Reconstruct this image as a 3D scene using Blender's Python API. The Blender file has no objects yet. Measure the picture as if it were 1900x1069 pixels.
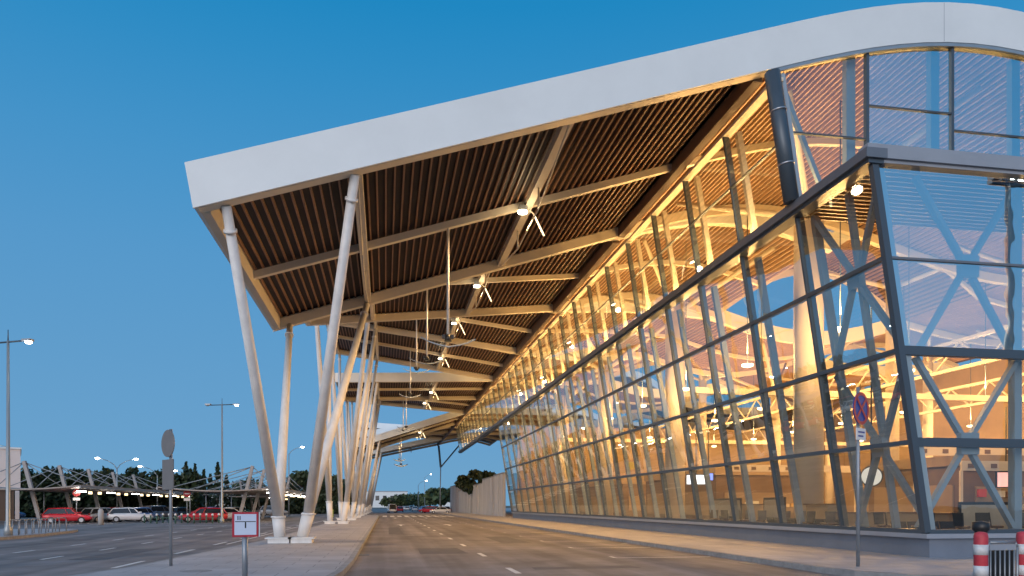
import bpy, math, random
from mathutils import Vector, Matrix
random.seed(7)
C = bpy.context.scene.collection
PI = math.pi
R = math.radians
# ------------------------------------------------------------------ helpers
F, CX, HY, EYE, YAW = 1375.0, 950.0, 938.0, 1.7, R(9.7)
SY, CY = math.sin(YAW), math.cos(YAW)
def at(px, py, Y):                       # a pixel of the photo at a known distance Y along the road
    a = (px - CX) / F; b = (HY - py) / F
    d = Y / (CY - a * SY)
    return Vector((d * (SY + a * CY), Y, EYE + b * d))
def gr(px, py, z=0.0):                   # a pixel of the photo on the ground
    a = (px - CX) / F
    d = (EYE - z) * F / (py - HY)
    return Vector((d * (SY + a * CY), d * (CY - a * SY), z))

class MB:
    def __init__(s): s.v = []; s.f = []; s.sm = []; s.mi = []; s.cur = 0
    def face(s, pts, smooth=False):
        n = len(s.v); s.v += [tuple(p) for p in pts]
        s.f.append(tuple(range(n, n + len(pts)))); s.sm.append(smooth); s.mi.append(s.cur)
    def idx(s, n, faces, smooth=False):
        for f in faces:
            s.f.append(tuple(n + i for i in f)); s.sm.append(smooth); s.mi.append(s.cur)
    def box(s, x0, x1, y0, y1, z0, z1):
        n = len(s.v)
        s.v += [(x0,y0,z0),(x1,y0,z0),(x1,y1,z0),(x0,y1,z0),(x0,y0,z1),(x1,y0,z1),(x1,y1,z1),(x0,y1,z1)]
        s.idx(n, [(0,3,2,1),(4,5,6,7),(0,1,5,4),(1,2,6,5),(2,3,7,6),(3,0,4,7)])
        return s
    def hexa(s, p):                      # 4 bottom points then 4 top points
        n = len(s.v); s.v += [tuple(q) for q in p]
        s.idx(n, [(0,3,2,1),(4,5,6,7),(0,1,5,4),(1,2,6,5),(2,3,7,6),(3,0,4,7)])
        return s
    def bar(s, a, b, w, h, up=(0,0,1)):
        a = Vector(a); b = Vector(b); d = (b - a).normalized(); u = Vector(up)
        if abs(d.dot(u)) > .98: u = Vector((0,1,0))
        x = d.cross(u).normalized() * (w/2); z = x.cross(d).normalized() * (h/2)
        s.hexa([a-x-z, a+x-z, b+x-z, b-x-z, a-x+z, a+x+z, b+x+z, b-x+z]); return s
    def tube(s, a, b, r0, r1=None, n=12, caps=True):
        r1 = r0 if r1 is None else r1
        a = Vector(a); b = Vector(b); d = (b - a).normalized()
        u = Vector((0,0,1)) if abs(d.z) < .9 else Vector((1,0,0))
        x = d.cross(u).normalized(); y = d.cross(x)
        k = len(s.v)
        for i in range(n):
            t = 2*PI*i/n; o = x*math.cos(t) + y*math.sin(t)
            s.v += [tuple(a + o*r0), tuple(b + o*r1)]
        s.idx(k, [(2*i, 2*((i+1)%n), 2*((i+1)%n)+1, 2*i+1) for i in range(n)], True)
        if caps: s.idx(k, [tuple(2*i for i in range(n))[::-1], tuple(2*i+1 for i in range(n))])
        return s
    def path(s, pts, r0, r1=None, n=8):
        r1 = r0 if r1 is None else r1; m = len(pts) - 1
        for i in range(m):
            s.tube(pts[i], pts[i+1], r0+(r1-r0)*i/m, r0+(r1-r0)*(i+1)/m, n)
        return s
    def lathe(s, c, prof, n=16):         # prof: (radius, z) list
        k = len(s.v); c = Vector(c); m = len(prof)
        for r, z in prof:
            for i in range(n):
                t = 2*PI*i/n; s.v.append((c.x + r*math.cos(t), c.y + r*math.sin(t), c.z + z))
        for j in range(m-1):
            s.idx(k, [(j*n+i, j*n+(i+1)%n, (j+1)*n+(i+1)%n, (j+1)*n+i) for i in range(n)], True)
        s.idx(k, [tuple(range(n))[::-1], tuple((m-1)*n+i for i in range(n))])
        return s
    def prism(s, poly, z0, z1):
        k = len(s.v); n = len(poly)
        s.v += [(p[0],p[1],z0) for p in poly] + [(p[0],p[1],z1) for p in poly]
        s.idx(k, [tuple(range(n))[::-1], tuple(range(n, 2*n))] + [(i,(i+1)%n,n+(i+1)%n,n+i) for i in range(n)])
        return s
    def build(s, name, mat, parent=None, loc=None):
        me = bpy.data.meshes.new(name); me.from_pydata(s.v, [], s.f)
        mats = mat if isinstance(mat, (list, tuple)) else [mat]
        for m in mats: me.materials.append(m)
        me.polygons.foreach_set('use_smooth', s.sm)
        me.polygons.foreach_set('material_index', s.mi)
        me.update()
        o = bpy.data.objects.new(name, me); C.objects.link(o)
        if parent: o.parent = parent
        if loc: o.location = loc
        return o
def tag(o, label=None, cat=None, group=None, kind=None):
    if label: o['label'] = label
    if cat: o['category'] = cat
    if group: o['group'] = group
    if kind: o['kind'] = kind
    return o
def thing(name, label, cat, loc=(0,0,0), rz=0, group=None):
    o = bpy.data.objects.new(name, None); C.objects.link(o); o.empty_display_size = .3
    o.location = loc; o.rotation_euler = (0,0,rz)
    return tag(o, label, cat, group)
def dup(root, loc, rz, label, group=None, scale=None):
    r = root.copy(); C.objects.link(r); r.location = loc; r.rotation_euler = (0,0,rz); r['label'] = label
    if group: r['group'] = group
    if scale: r.scale = scale
    for ch in list(root.children):
        c = ch.copy(); C.objects.link(c); c.parent = r
        for g in ch.children:
            e = g.copy(); C.objects.link(e); e.parent = c
    return r
# ------------------------------------------------------------------ materials
MATS = {}
def mat(name, col, rough=.5, metal=0., noise=.0, nscale=4., spec=.5, emit=None, es=0., bump=0., streak=False):
    if name in MATS: return MATS[name]
    m = bpy.data.materials.new(name); m.use_nodes = True; nt = m.node_tree; b = nt.nodes['Principled BSDF']
    b.inputs['Base Color'].default_value = (*col, 1); b.inputs['Roughness'].default_value = rough
    b.inputs['Metallic'].default_value = metal; b.inputs['Specular IOR Level'].default_value = spec
    if noise or bump:
        tc = nt.nodes.new('ShaderNodeTexCoord'); mp = nt.nodes.new('ShaderNodeMapping')
        if streak: mp.inputs['Scale'].default_value = (1, 1, .12)
        nt.links.new(tc.outputs['Object'], mp.inputs['Vector'])
        n = nt.nodes.new('ShaderNodeTexNoise'); n.inputs['Scale'].default_value = nscale; n.inputs['Detail'].default_value = 7
        n.inputs['Roughness'].default_value = .65
        nt.links.new(mp.outputs['Vector'], n.inputs['Vector'])
        if noise:
            r = nt.nodes.new('ShaderNodeValToRGB'); r.color_ramp.elements[0].position = .3; r.color_ramp.elements[1].position = .72
            r.color_ramp.elements[0].color = (*[c*(1-noise) for c in col], 1)
            r.color_ramp.elements[1].color = (*[min(1, c*(1+noise*.6)) for c in col], 1)
            nt.links.new(n.outputs['Fac'], r.inputs['Fac']); nt.links.new(r.outputs['Color'], b.inputs['Base Color'])
        if bump:
            bp = nt.nodes.new('ShaderNodeBump'); bp.inputs['Strength'].default_value = bump; bp.inputs['Distance'].default_value = .02
            nt.links.new(n.outputs['Fac'], bp.inputs['Height']); nt.links.new(bp.outputs['Normal'], b.inputs['Normal'])
    if emit:
        b.inputs['Emission Color'].default_value = (*emit, 1); b.inputs['Emission Strength'].default_value = es
    MATS[name] = m; return m
def glass(name, tint, base, k=1.0, gcol=(.93,.96,1)):
    m = bpy.data.materials.new(name); m.use_nodes = True; nt = m.node_tree; nt.nodes.clear()
    N = nt.nodes.new; L = nt.links.new
    out = N('ShaderNodeOutputMaterial'); mix = N('ShaderNodeMixShader'); tr = N('ShaderNodeBsdfTransparent'); gl = N('ShaderNodeBsdfGlossy')
    lw = N('ShaderNodeLayerWeight'); lw.inputs['Blend'].default_value = .5
    pw = N('ShaderNodeMath'); pw.operation = 'POWER'; pw.inputs[1].default_value = 4.2
    ma = N('ShaderNodeMath'); ma.operation = 'MULTIPLY_ADD'; ma.inputs[1].default_value = (1-base)*k; ma.inputs[2].default_value = base; ma.use_clamp = True
    tr.inputs['Color'].default_value = (*tint, 1); gl.inputs['Roughness'].default_value = .004; gl.inputs['Color'].default_value = (*gcol,1)
    # the panes are never perfectly flat
    tc = N('ShaderNodeTexCoord'); no = N('ShaderNodeTexNoise'); no.inputs['Scale'].default_value = .55; no.inputs['Detail'].default_value = 2
    bp = N('ShaderNodeBump'); bp.inputs['Strength'].default_value = .12; bp.inputs['Distance'].default_value = .05
    L(tc.outputs['Object'], no.inputs['Vector']); L(no.outputs['Fac'], bp.inputs['Height']); L(bp.outputs['Normal'], gl.inputs['Normal'])
    L(lw.outputs['Facing'], pw.inputs[0]); L(pw.outputs[0], ma.inputs[0]); L(ma.outputs[0], mix.inputs[0])
    L(tr.outputs[0], mix.inputs[1]); L(gl.outputs[0], mix.inputs[2]); L(mix.outputs[0], out.inputs[0])
    MATS[name] = m; return m
def paving(name, col, sx, sy, joint=.75):
    m = mat(name, col, .75, noise=.22, nscale=.6); nt = m.node_tree; b = nt.nodes['Principled BSDF']
    src = b.inputs['Base Color'].links[0].from_socket
    tc = nt.nodes.new('ShaderNodeTexCoord'); br = nt.nodes.new('ShaderNodeTexBrick')
    br.inputs['Scale'].default_value = 1; br.inputs['Brick Width'].default_value = sx; br.inputs['Row Height'].default_value = sy
    br.inputs['Mortar Size'].default_value = .012; br.offset = .5
    br.inputs['Color1'].default_value = (1,1,1,1); br.inputs['Color2'].default_value = (.9,.9,.9,1); br.inputs['Mortar'].default_value = (joint,joint,joint,1)
    mx = nt.nodes.new('ShaderNodeMix'); mx.data_type = 'RGBA'; mx.blend_type = 'MULTIPLY'; mx.inputs[0].default_value = 1
    nt.links.new(tc.outputs['Object'], br.inputs['Vector']); nt.links.new(src, mx.inputs[6]); nt.links.new(br.outputs['Color'], mx.inputs[7])
    nt.links.new(mx.outputs[2], b.inputs['Base Color']); return m
def asphalt():
    m = mat('asphalt', (.265,.245,.245), .78, noise=.5, nscale=.3); nt = m.node_tree; b = nt.nodes['Principled BSDF']
    src = b.inputs['Base Color'].links[0].from_socket
    tc = nt.nodes.new('ShaderNodeTexCoord')
    n = nt.nodes.new('ShaderNodeTexNoise'); n.inputs['Scale'].default_value = 60; n.inputs['Detail'].default_value = 3
    mp = nt.nodes.new('ShaderNodeMapping'); mp.inputs['Scale'].default_value = (1.1,.03,1)
    n2 = nt.nodes.new('ShaderNodeTexNoise'); n2.inputs['Scale'].default_value = 1.; n2.inputs['Detail'].default_value = 4
    r = nt.nodes.new('ShaderNodeValToRGB'); r.color_ramp.elements[0].color = (.6,.6,.62,1); r.color_ramp.elements[1].color = (1.18,1.15,1.1,1)
    r2 = nt.nodes.new('ShaderNodeValToRGB'); r2.color_ramp.elements[0].position = .35; r2.color_ramp.elements[1].position = .65
    r2.color_ramp.elements[0].color = (.62,.62,.62,1); r2.color_ramp.elements[1].color = (1.1,1.1,1.1,1)
    nt.links.new(tc.outputs['Object'], n.inputs['Vector']); nt.links.new(tc.outputs['Object'], mp.inputs['Vector']); nt.links.new(mp.outputs[0], n2.inputs['Vector'])
    nt.links.new(n.outputs['Fac'], r.inputs['Fac']); nt.links.new(n2.outputs['Fac'], r2.inputs['Fac'])
    a = nt.nodes.new('ShaderNodeMix'); a.data_type = 'RGBA'; a.blend_type = 'MULTIPLY'; a.inputs[0].default_value = 1
    c = nt.nodes.new('ShaderNodeMix'); c.data_type = 'RGBA'; c.blend_type = 'MULTIPLY'; c.inputs[0].default_value = 1
    nt.links.new(src, a.inputs[6]); nt.links.new(r.outputs[0], a.inputs[7]); nt.links.new(a.outputs[2], c.inputs[6]); nt.links.new(r2.outputs[0], c.inputs[7])
    nt.links.new(c.outputs[2], b.inputs['Base Color'])
    return m
M_asph = asphalt()
M_pave = paving('pavement_tiles', (.43,.42,.43), 1.2, .8, .5)
M_kerb = mat('kerb_stone', (.3,.3,.3), .8, noise=.3, nscale=3)
M_line = mat('road_paint', (.72,.72,.7), .6, noise=.35, nscale=5)
M_earth = mat('earth', (.16,.14,.1), .95, noise=.4, nscale=.05)
M_fascia = mat('fascia_panel', (.73,.77,.775), .42, noise=.05, nscale=.5)
M_cream = mat('cream_steel', (.68,.62,.5), .45, noise=.06, nscale=1.5)
M_white = mat('white_steel', (.76,.76,.75), .45, noise=.16, nscale=2.5, streak=True)
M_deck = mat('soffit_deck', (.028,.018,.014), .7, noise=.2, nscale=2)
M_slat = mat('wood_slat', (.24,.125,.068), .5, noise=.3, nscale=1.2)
M_deck_lit = mat('hall_deck_lit', (.1,.06,.04), .7, noise=.15, nscale=2)  # canopy deck again, its colour lightened to stand in for hall light
M_slat_lit = mat('hall_slat_lit', (.44,.28,.17), .5, noise=.2, nscale=1.2)  # same wood as the canopy slats, lightened to look lit
M_dark = mat('dark_steel', (.075,.1,.125), .4, metal=.3)
M_ledge = mat('ledge_metal', (.16,.18,.21), .4, metal=.2, noise=.1, nscale=1)
M_bluegrey = mat('bluegrey_steel', (.22,.29,.36), .4, noise=.06, nscale=2)
M_frame = mat('light_frame', (.32,.4,.47), .4, noise=.05, nscale=2)
M_plinth = mat('plinth_metal', (.17,.2,.25), .5, noise=.15, nscale=.7)
M_sill = mat('sill_metal', (.3,.33,.38), .4, noise=.1, nscale=.8)
M_glass = glass('clear_glass', (.93,.94,.9), .2, .9, (.78,.92,1))
M_gable = glass('gable_glass', (.94,.95,.92), .09, .8)
M_skyrefl = glass('sky_reflect_glass', (.84,.93,.96), .68, .9, (.82,.96,1))  # upper gable panes: the bright sky reflection is put into the glass
M_sky = glass('skylight_glass', (.93,.97,1), .04, .5)
M_concrete = mat('concrete', (.5,.5,.5), .85, noise=.25, nscale=.9, streak=True)
M_floor = mat('terrazzo', (.18,.14,.1), .25, noise=.12, nscale=2)
M_inwall = mat('interior_wall', (.3,.22,.14), .7, noise=.15, nscale=.4)
M_brown = mat('brown_panel', (.14,.09,.06), .5, noise=.2, nscale=.8)
M_incol = mat('interior_column', (.6,.54,.45), .6, noise=.08, nscale=1)
M_black = mat('black_plastic', (.02,.02,.022), .4)
M_grey = mat('galvanised', (.3,.33,.36), .45, metal=.5, noise=.12, nscale=4)
M_pole = mat('lamp_pole', (.33,.36,.37), .4, metal=.4, noise=.08, nscale=2)
M_tyre = mat('tyre', (.02,.02,.02), .8)
M_rim = mat('wheel_rim', (.5,.5,.52), .3, metal=.8)
M_carglass = mat('car_glass', (.02,.025,.03), .06, spec=.8)
M_bark = mat('bark', (.1,.07,.05), .9, noise=.3, nscale=6)
def leafmat(name, c):
    m = mat(name, c, .6); nt = m.node_tree; b = nt.nodes['Principled BSDF']
    oi = nt.nodes.new('ShaderNodeNewGeometry'); r = nt.nodes.new('ShaderNodeValToRGB')
    r.color_ramp.elements[0].color = (*[x*.5 for x in c], 1); r.color_ramp.elements[1].color = (c[0]*1.7, c[1]*1.5, c[2]*1.2, 1)
    nt.links.new(oi.outputs['Random Per Island'], r.inputs['Fac']); nt.links.new(r.outputs[0], b.inputs['Base Color'])
    return m
M_conif = leafmat('conifer_leaf', (.035,.06,.035))
M_pine = leafmat('pine_leaf', (.05,.075,.03))
M_hedge = leafmat('hedge_leaf', (.028,.05,.022))
M_lampw = mat('lamp_white', (.9,.9,.9), .3, emit=(1,.96,.88), es=28)
M_lampc = mat('lamp_warm', (.9,.9,.9), .3, emit=(1,.83,.55), es=16)
M_glow = mat('warm_glow', (.9,.9,.9), .3, emit=(1,.74,.4), es=2.4)  # small shelter lamps, and the emission painted onto floodlit truss posts
M_inlamp = mat('interior_lamp', (.9,.9,.9), .3, emit=(1,.78,.45), es=7)
# ------------------------------------------------------------------ world, sun, camera
sc = bpy.context.scene
W = bpy.data.worlds.new('World'); sc.world = W; W.use_nodes = True
nt = W.node_tree; bg = nt.nodes['Background']
SUN_AZ, SUN_EL = R(208), R(7)
N = nt.nodes.new; LK = nt.links.new
# dusk: a blue sky ramp by elevation, the afterglow low behind the camera, and a little of the physical sky
sk = N('ShaderNodeTexSky'); sk.sky_type = 'NISHITA'; sk.sun_disc = False
sk.sun_elevation = SUN_EL; sk.sun_rotation = SUN_AZ; sk.dust_density = .3; sk.ozone_density = 4.0
tc = N('ShaderNodeTexCoord'); sp = N('ShaderNodeSeparateXYZ'); LK(tc.outputs['Generated'], sp.inputs[0])
rp = N('ShaderNodeValToRGB'); e = rp.color_ramp.elements
for p, c in ((0,(.165,.37,.58)),(.08,(.14,.352,.60)),(.3,(.092,.315,.595)),(.41,(.058,.29,.58)),(.5,(.030,.262,.555)),(.56,(.014,.242,.535)),(1,(.12,.30,.55))):
    q = e[0] if p == 0 else (e[len(e)-1] if p == 1 else e.new(p)); q.color = (*c,1)
LK(sp.outputs[2], rp.inputs[0])
dt = N('ShaderNodeVectorMath'); dt.operation = 'DOT_PRODUCT'; dt.inputs[1].default_value = (math.sin(SUN_AZ), math.cos(SUN_AZ), -.25)
LK(tc.outputs['Generated'], dt.inputs[0])
mx = N('ShaderNodeMath'); mx.operation = 'MAXIMUM'; mx.inputs[1].default_value = 0; LK(dt.outputs['Value'], mx.inputs[0])
pw = N('ShaderNodeMath'); pw.operation = 'POWER'; pw.inputs[1].default_value = 3.0; LK(mx.outputs[0], pw.inputs[0])
gl = N('ShaderNodeMix'); gl.data_type = 'RGBA'; gl.blend_type = 'ADD'; gl.inputs[7].default_value = (2.3,1.9,1.7,1)
LK(pw.outputs[0], gl.inputs[0]); LK(rp.outputs[0], gl.inputs[6])
ad = N('ShaderNodeMix'); ad.data_type = 'RGBA'; ad.blend_type = 'ADD'; ad.inputs[0].default_value = .0003
LK(gl.outputs[2], ad.inputs[6]); LK(sk.outputs[0], ad.inputs[7]); LK(ad.outputs[2], bg.inputs['Color'])
bg.inputs['Strength'].default_value = 1.0
sd = bpy.data.lights.new('sun', 'SUN'); sd.energy = .9; sd.angle = R(35); sd.color = (1,.9,.82)
so = bpy.data.objects.new('sun', sd); C.objects.link(so)
sdir = Vector((math.sin(SUN_AZ)*math.cos(R(14)), math.cos(SUN_AZ)*math.cos(R(14)), math.sin(R(14))))
so.rotation_euler = (-sdir).to_track_quat('-Z', 'Y').to_euler()
cd = bpy.data.cameras.new('camera'); cam = bpy.data.objects.new('camera', cd); C.objects.link(cam)
cam.location = (0, 0, EYE); cam.rotation_euler = (R(90), 0, -YAW)
cd.sensor_width = 36; cd.lens = F/1900*36; cd.shift_y = (HY-534.5)/1900; cd.clip_end = 6000; cd.clip_start = .1
sc.camera = cam
sc.view_settings.view_transform = 'Standard'; sc.view_settings.look = 'None'; sc.view_settings.exposure = 0.0; sc.view_settings.gamma = 1
sc.cycles.use_denoising = True; sc.cycles.max_bounces = 8; sc.cycles.transparent_max_bounces = 24
sc.cycles.sample_clamp_indirect = 6; sc.cycles.caustics_reflective = False; sc.cycles.caustics_refractive = False
def lamp(kind, loc, energy, col=(1,.54,.18), size=.25, target=None, spot=None):
    l = bpy.data.lights.new('lamp_light', kind); l.energy = energy; l.color = col
    if kind == 'AREA': l.size = size
    else: l.shadow_soft_size = size
    if spot: l.spot_size = R(spot); l.spot_blend = .6
    o = bpy.data.objects.new('lamp_light', l); C.objects.link(o); o.location = loc
    if target is not None: o.rotation_euler = (Vector(target)-Vector(loc)).to_track_quat('-Z','Y').to_euler()
    return o
# ------------------------------------------------------------------ the setting: ground, road, pavements
def struct(o): return tag(o, kind='structure')
b = MB(); b.face([(-2500,-400,-.02),(2500,-400,-.02),(2500,4000,-.02),(-2500,4000,-.02)]); struct(b.build('ground', M_earth))
b = MB(); b.face([(-75,-60,0),(75,-60,0),(75,420,0),(-75,420,0)]); struct(b.build('road', M_asph))
def arc(cx, cy, r, a0, a1, n=8): return [(cx+r*math.cos(R(a0+(a1-a0)*i/n)), cy+r*math.sin(R(a0+(a1-a0)*i/n))) for i in range(n+1)]
def slab(name, poly, h=.15, kw=.16):
    """raised pavement: a kerb ring and the paved top 3 mm above it"""
    n = len(poly); cx = sum(p[0] for p in poly)/n
    b = MB(); b.prism(poly, -.01, h); k = struct(b.build(name.split('_')[0]+'_kerb', M_kerb))
    P = [Vector((p[0],p[1],0)) for p in poly]; ins = []
    for i in range(n):
        d0 = (P[i]-P[i-1]).normalized(); d1 = (P[(i+1)%n]-P[i]).normalized()
        nn = (Vector((-d0.y,d0.x,0))+Vector((-d1.y,d1.x,0))).normalized()
        ins.append(P[i]+nn*kw)
    b = MB(); b.face([(p.x,p.y,h+.004) for p in ins]); struct(b.build(name, M_pave))
isl = [(-.9,22),(-.9,118)] + [(-1.2,121),(-2.8,123),(-4.4,121)] + [(-4.8,118),(-5.3,36),(-6.4,20),(-7.1,17)] + arc(-5.0,10.2,2.7,190,300,6) + arc(-3.9,11.3,2.9,305,345,4) + [(-1.35,14.5),(-1.0,18)]
slab('island_pavement', isl)
slab('terminal_pavement', [(75,14.2),(75,19.9),(75,420),(10.8,420),(10.8,17)] + [(10.95,15.9),(11.5,14.9),(12.4,14.3)])
slab('corner_pavement', [(-19.0,49.2),(-19.6,52),(-22,54),(-60,54),(-60,30),(-20,30),(-18.6,36),(-18.4,44)])
# road markings: paint sheets on the asphalt
def paint(b, x0, x1, y0, y1): b.face([(x0,y0,.005),(x1,y0,.005),(x1,y1,.005),(x0,y1,.005)])
b = MB()
for i in range(16):
    y = 18.2 + i*6.3; paint(b, 3.2, 3.36, y, y+1.7)
for x in (-13.1, -10.65):
    for i in range(12): y = 24.2 + i*4.9 + (0 if x < -12 else 1.2); paint(b, x-.07, x+.07, y, y+1.6)
for i in range(8):
    y = 21.6 + i*6; paint(b, -7.35, -7.2, y, y+2.6)
paint(b, -6.9, -6.78, 34, 110)
for i in range(14):
    y = 23.0 + i*5.6; paint(b, 7.35, 10.6, y, y+.12); paint(b, 7.3, 7.42, y+.13, y+.75)
paint(b, -18.2, -8.5, 66, 66.3)
for i in range(10): paint(b, -.4+i*1.12, .25+i*1.12, 111, 124)
for x, y in ((1.3,62),(5.4,62),(1.3,98),(5.4,98)):
    paint(b, x-.1, x+.1, y, y+3); b.face([(x-.45,y+3,.005),(x+.45,y+3,.005),(x,y+5,.005)])
for i in range(9): paint(b, -34+i*2.6, -33.88+i*2.6, 77, 82)
struct(b.build('road_marking', M_line))
M_patch = mat('asphalt_repair', (.12,.115,.12), .85, noise=.35, nscale=2)
for (x0,x1,ya,yb) in ((1.2,2.9,26,29.5),(5.2,6.6,33,40),(-9.8,-8.6,25,31),(-16,-14.2,38,41),(.2,1.1,44,58),(3.9,6.9,19.2,20.1),(-12.6,-11.2,52,60)):
    b = MB(); b.face([(x0,ya,.003),(x1,ya+.1,.003),(x1-.1,yb,.003),(x0+.05,yb-.15,.003)]); struct(b.build('asphalt_patch', M_patch))
for x, y in ((-.72,26),(-.72,46),(10.5,20.3),(10.5,31.5),(10.5,48)):
    b = MB(); b.box(x-.17,x+.17,y-.3,y+.3,-.02,.006); struct(b.build('drain_grate', M_dark))
b = MB(); b.lathe(at(330,1060,0.0001)*0+Vector((-4.4,18.5,.156)), [(.36,0),(.36,.004)], 20); struct(b.build('manhole', M_kerb))
b = MB(); b.lathe(Vector((15.2,15.2,.156)), [(.36,0),(.36,.004)], 20); struct(b.build('manhole', M_kerb))
# ------------------------------------------------------------------ the terminal
T = thing('terminal_building', 'long airport terminal of leaning glass with warm lit hall and wavy white canopy roof', 'airport terminal', (0,0,0))
Y0, BAY = 23.7, 8.1
NS = 10
SL = [.322,.1,-.12,-.14,.035,-.08,.33,.15,-.05,.22]
XL, XE, XR = -5.6, 13.0, 62.0
def prof(i, x):                          # underside of the beams of roof section i
    if x <= XE: return 16.7 + SL[i]*(x-XE)
    s = math.sin
    if i == 0:
        if x <= 30: return 16.7 + 1.75*s(PI*(x-13)/17)
        if x <= 47: return 16.7 - 1.5*s(PI*(x-30)/17)
        return 16.7 + 1.6*s(PI*(x-47)/17)
    A = ((1.2,4.0,-1.3),(.3,-1.7,2.0),(-.4,2.6,-1.0),(.8,-1.5,2.0))[(i-1) % 4]
    if x <= 26: return 16.7 + A[0]*s(PI*(x-13)/13)
    if x <= 43: return 16.7 + A[1]*s(PI*(x-26)/17)
    return 16.7 + A[2]*s(PI*(x-43)/19)
def xs(x0, x1, st=1.0):
    n = max(1, int(round((x1-x0)/st))); return [x0+(x1-x0)*i/n for i in range(n+1)]
CURV = [XL, XE] + xs(14, XR, 1.0)
def strip(b, i, pts, y0, y1, dz0, dz1, x_end=None):
    for a, c in zip(pts, pts[1:]):
        za, zc = prof(i,a), prof(i,c)
        b.hexa([(a,y0,za+dz0),(c,y0,zc+dz0),(c,y1,zc+dz0),(a,y1,za+dz0),(a,y0,za+dz1),(c,y0,zc+dz1),(c,y1,zc+dz1),(a,y1,za+dz1)])
def ribbon(b, i, pts, y0, y1, dz0, dz1): # closed band along the profile, without inner walls
    n = len(b.v)
    for x in pts:
        z = prof(i,x); b.v += [(x,y0,z+dz0),(x,y1,z+dz0),(x,y1,z+dz1),(x,y0,z+dz1)]
    fs = []
    for k in range(len(pts)-1):
        p, q = 4*k, 4*k+4
        fs += [(p,q,q+3,p+3),(p+1,p+2,q+2,q+1),(p,p+1,q+1,q),(p+3,q+3,q+2,p+2)]
    m = 4*(len(pts)-1); fs += [(0,3,2,1),(m,m+1,m+2,m+3)]
    b.idx(n, fs)
for i in range(NS):
    y0, y1 = Y0+16.2*i, Y0+16.2*(i+1)
    b = MB(); ribbon(b, i, CURV, y0+.02, y1-.02, .76, 1.40 if i == 0 else 1.06); b.build('roof_cover', M_fascia, T)
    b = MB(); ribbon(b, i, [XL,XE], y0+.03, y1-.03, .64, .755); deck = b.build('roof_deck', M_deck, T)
    b = MB(); ribbon(b, i, CURV[1:], y0+.03, y1-.03, .642, .755); b.build('hall_ceiling', M_deck_lit, T)
    b = MB(); x = XL+.35
    xr = XR-.5 if i < 5 else 40
    while x < xr:
        z = prof(i,x); t = SL[i] if x < XE else (prof(i,x+.05)-prof(i,x-.05))/.1
        b.cur = 0 if x < XE else 1; b.box(x-.03, x+.03, y0+.1, y1-.1, z+.5, z+.655); x += .31
    b.build('soffit_slats', [M_slat, M_slat_lit], deck)
    # cross beams: a deep one at each end, a shallow one between
    for yy, w, d0, nm in ((y0+.05,.4,0,'roof_beam'), ((y0+y1)/2-.13,.26,.2,'rafter'), (y1-.45,.4,0,'roof_beam')):
        b = MB(); ribbon(b, i, CURV, yy, yy+w, d0, .5); b.build(nm, M_cream, T)
    # long beams, each with a bowstring rod below
    for x in (-.9, 6.1):
        z = prof(i,x)
        b = MB(); b.box(x-.16, x+.16, y0+.45, y1-.45, z+.08, z+.498); g = b.build('purlin', M_cream, T)
        ym = (y0+y1)/2; b = MB()
        b.path([(x+.02,y0+.5,z+.1),(x+.02,ym-2.4,z-.75),(x+.02,ym+2.4,z-.75),(x+.02,y1-.5,z+.1)], .035, n=6)
        b.tube((x+.02,ym-2.4,z-.75),(x+.02,ym-2.4,z+.1),.04,n=6); b.tube((x+.02,ym+2.4,z-.75),(x+.02,ym+2.4,z+.1),.04,n=6)
        b.build('tie_rod', M_cream, g)
    z = prof(i,XL); b = MB(); b.box(XL, XL+.28, y0+.45, y1-.45, z+.02, z+.72); b.build('edge_beam', M_cream, T)
    b = MB(); b.box(XE-.3, XE+.05, y0+.45, y1-.45, 16.55, 17.25); b.build('eave_beam', M_brown, T)
    # white edge fascia
    b = MB()
    pts = [XL-.12] + CURV[1:]
    HT = 1.43 if i == 0 else 1.08
    ribbon(b, i, pts, y0-.06, y0+.018, 0.0, HT)
    q0, q1, zz = XL-.12, XL-.36, prof(i,XL-.12)
    n = len(b.v); b.v += [(q0,y0-.06,zz),(q1,y0-.06,zz+HT-.075),(q0,y0-.06,zz+HT),(q0,y0+.018,zz),(q1,y0+.018,zz+HT-.075),(q0,y0+.018,zz+HT)]
    b.idx(n, [(0,2,1),(3,4,5),(0,1,4,3),(1,2,5,4)]); b.build('fascia', M_fascia, T)
    if i: 
        b = MB(); ribbon(b, i-1, pts, y0-.061-.08, y0-.064, 0.0, 1.43 if i == 1 else 1.08); b.build('fascia', M_fascia, T)
    zt = prof(i,XL); b = MB(); b.hexa([(XL-.14,y0-.05,zt+.05),(XL-.005,y0-.05,zt+.05),(XL-.005,y1-.15,zt+.05),(XL-.14,y1-.15,zt+.05),(XL-.34,y0-.05,prof(i,XL-.34)+HT-.01),(XL-.005,y0-.05,zt+HT-.01),(XL-.005,y1-.15,zt+HT-.01),(XL-.34,y1-.15,prof(i,XL-.34)+HT-.01)])
    b.build('side_fascia', M_fascia, T)
    # glazing in the lens-shaped gaps between neighbouring roof waves
    if 0 < i < 6:
        b = MB(); p = xs(13.2, XR-.5, 1)
        for a, c in zip(p, p[1:]):
            b.face([(a,y0-.03,prof(i-1,a)+.1),(c,y0-.03,prof(i-1,c)+.1),(c,y0-.03,prof(i,c)+.1),(a,y0-.03,prof(i,a)+.1)])
        b.build('skylight', M_sky, T)
# thin seams on the front fascia
for x in (19.8,):
    b = MB(); z = prof(0,x); b.box(x-.008, x+.008, Y0-.064, Y0-.058, z+.02, z+1.4); b.build('panel_seam', M_sill, T)
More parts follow.
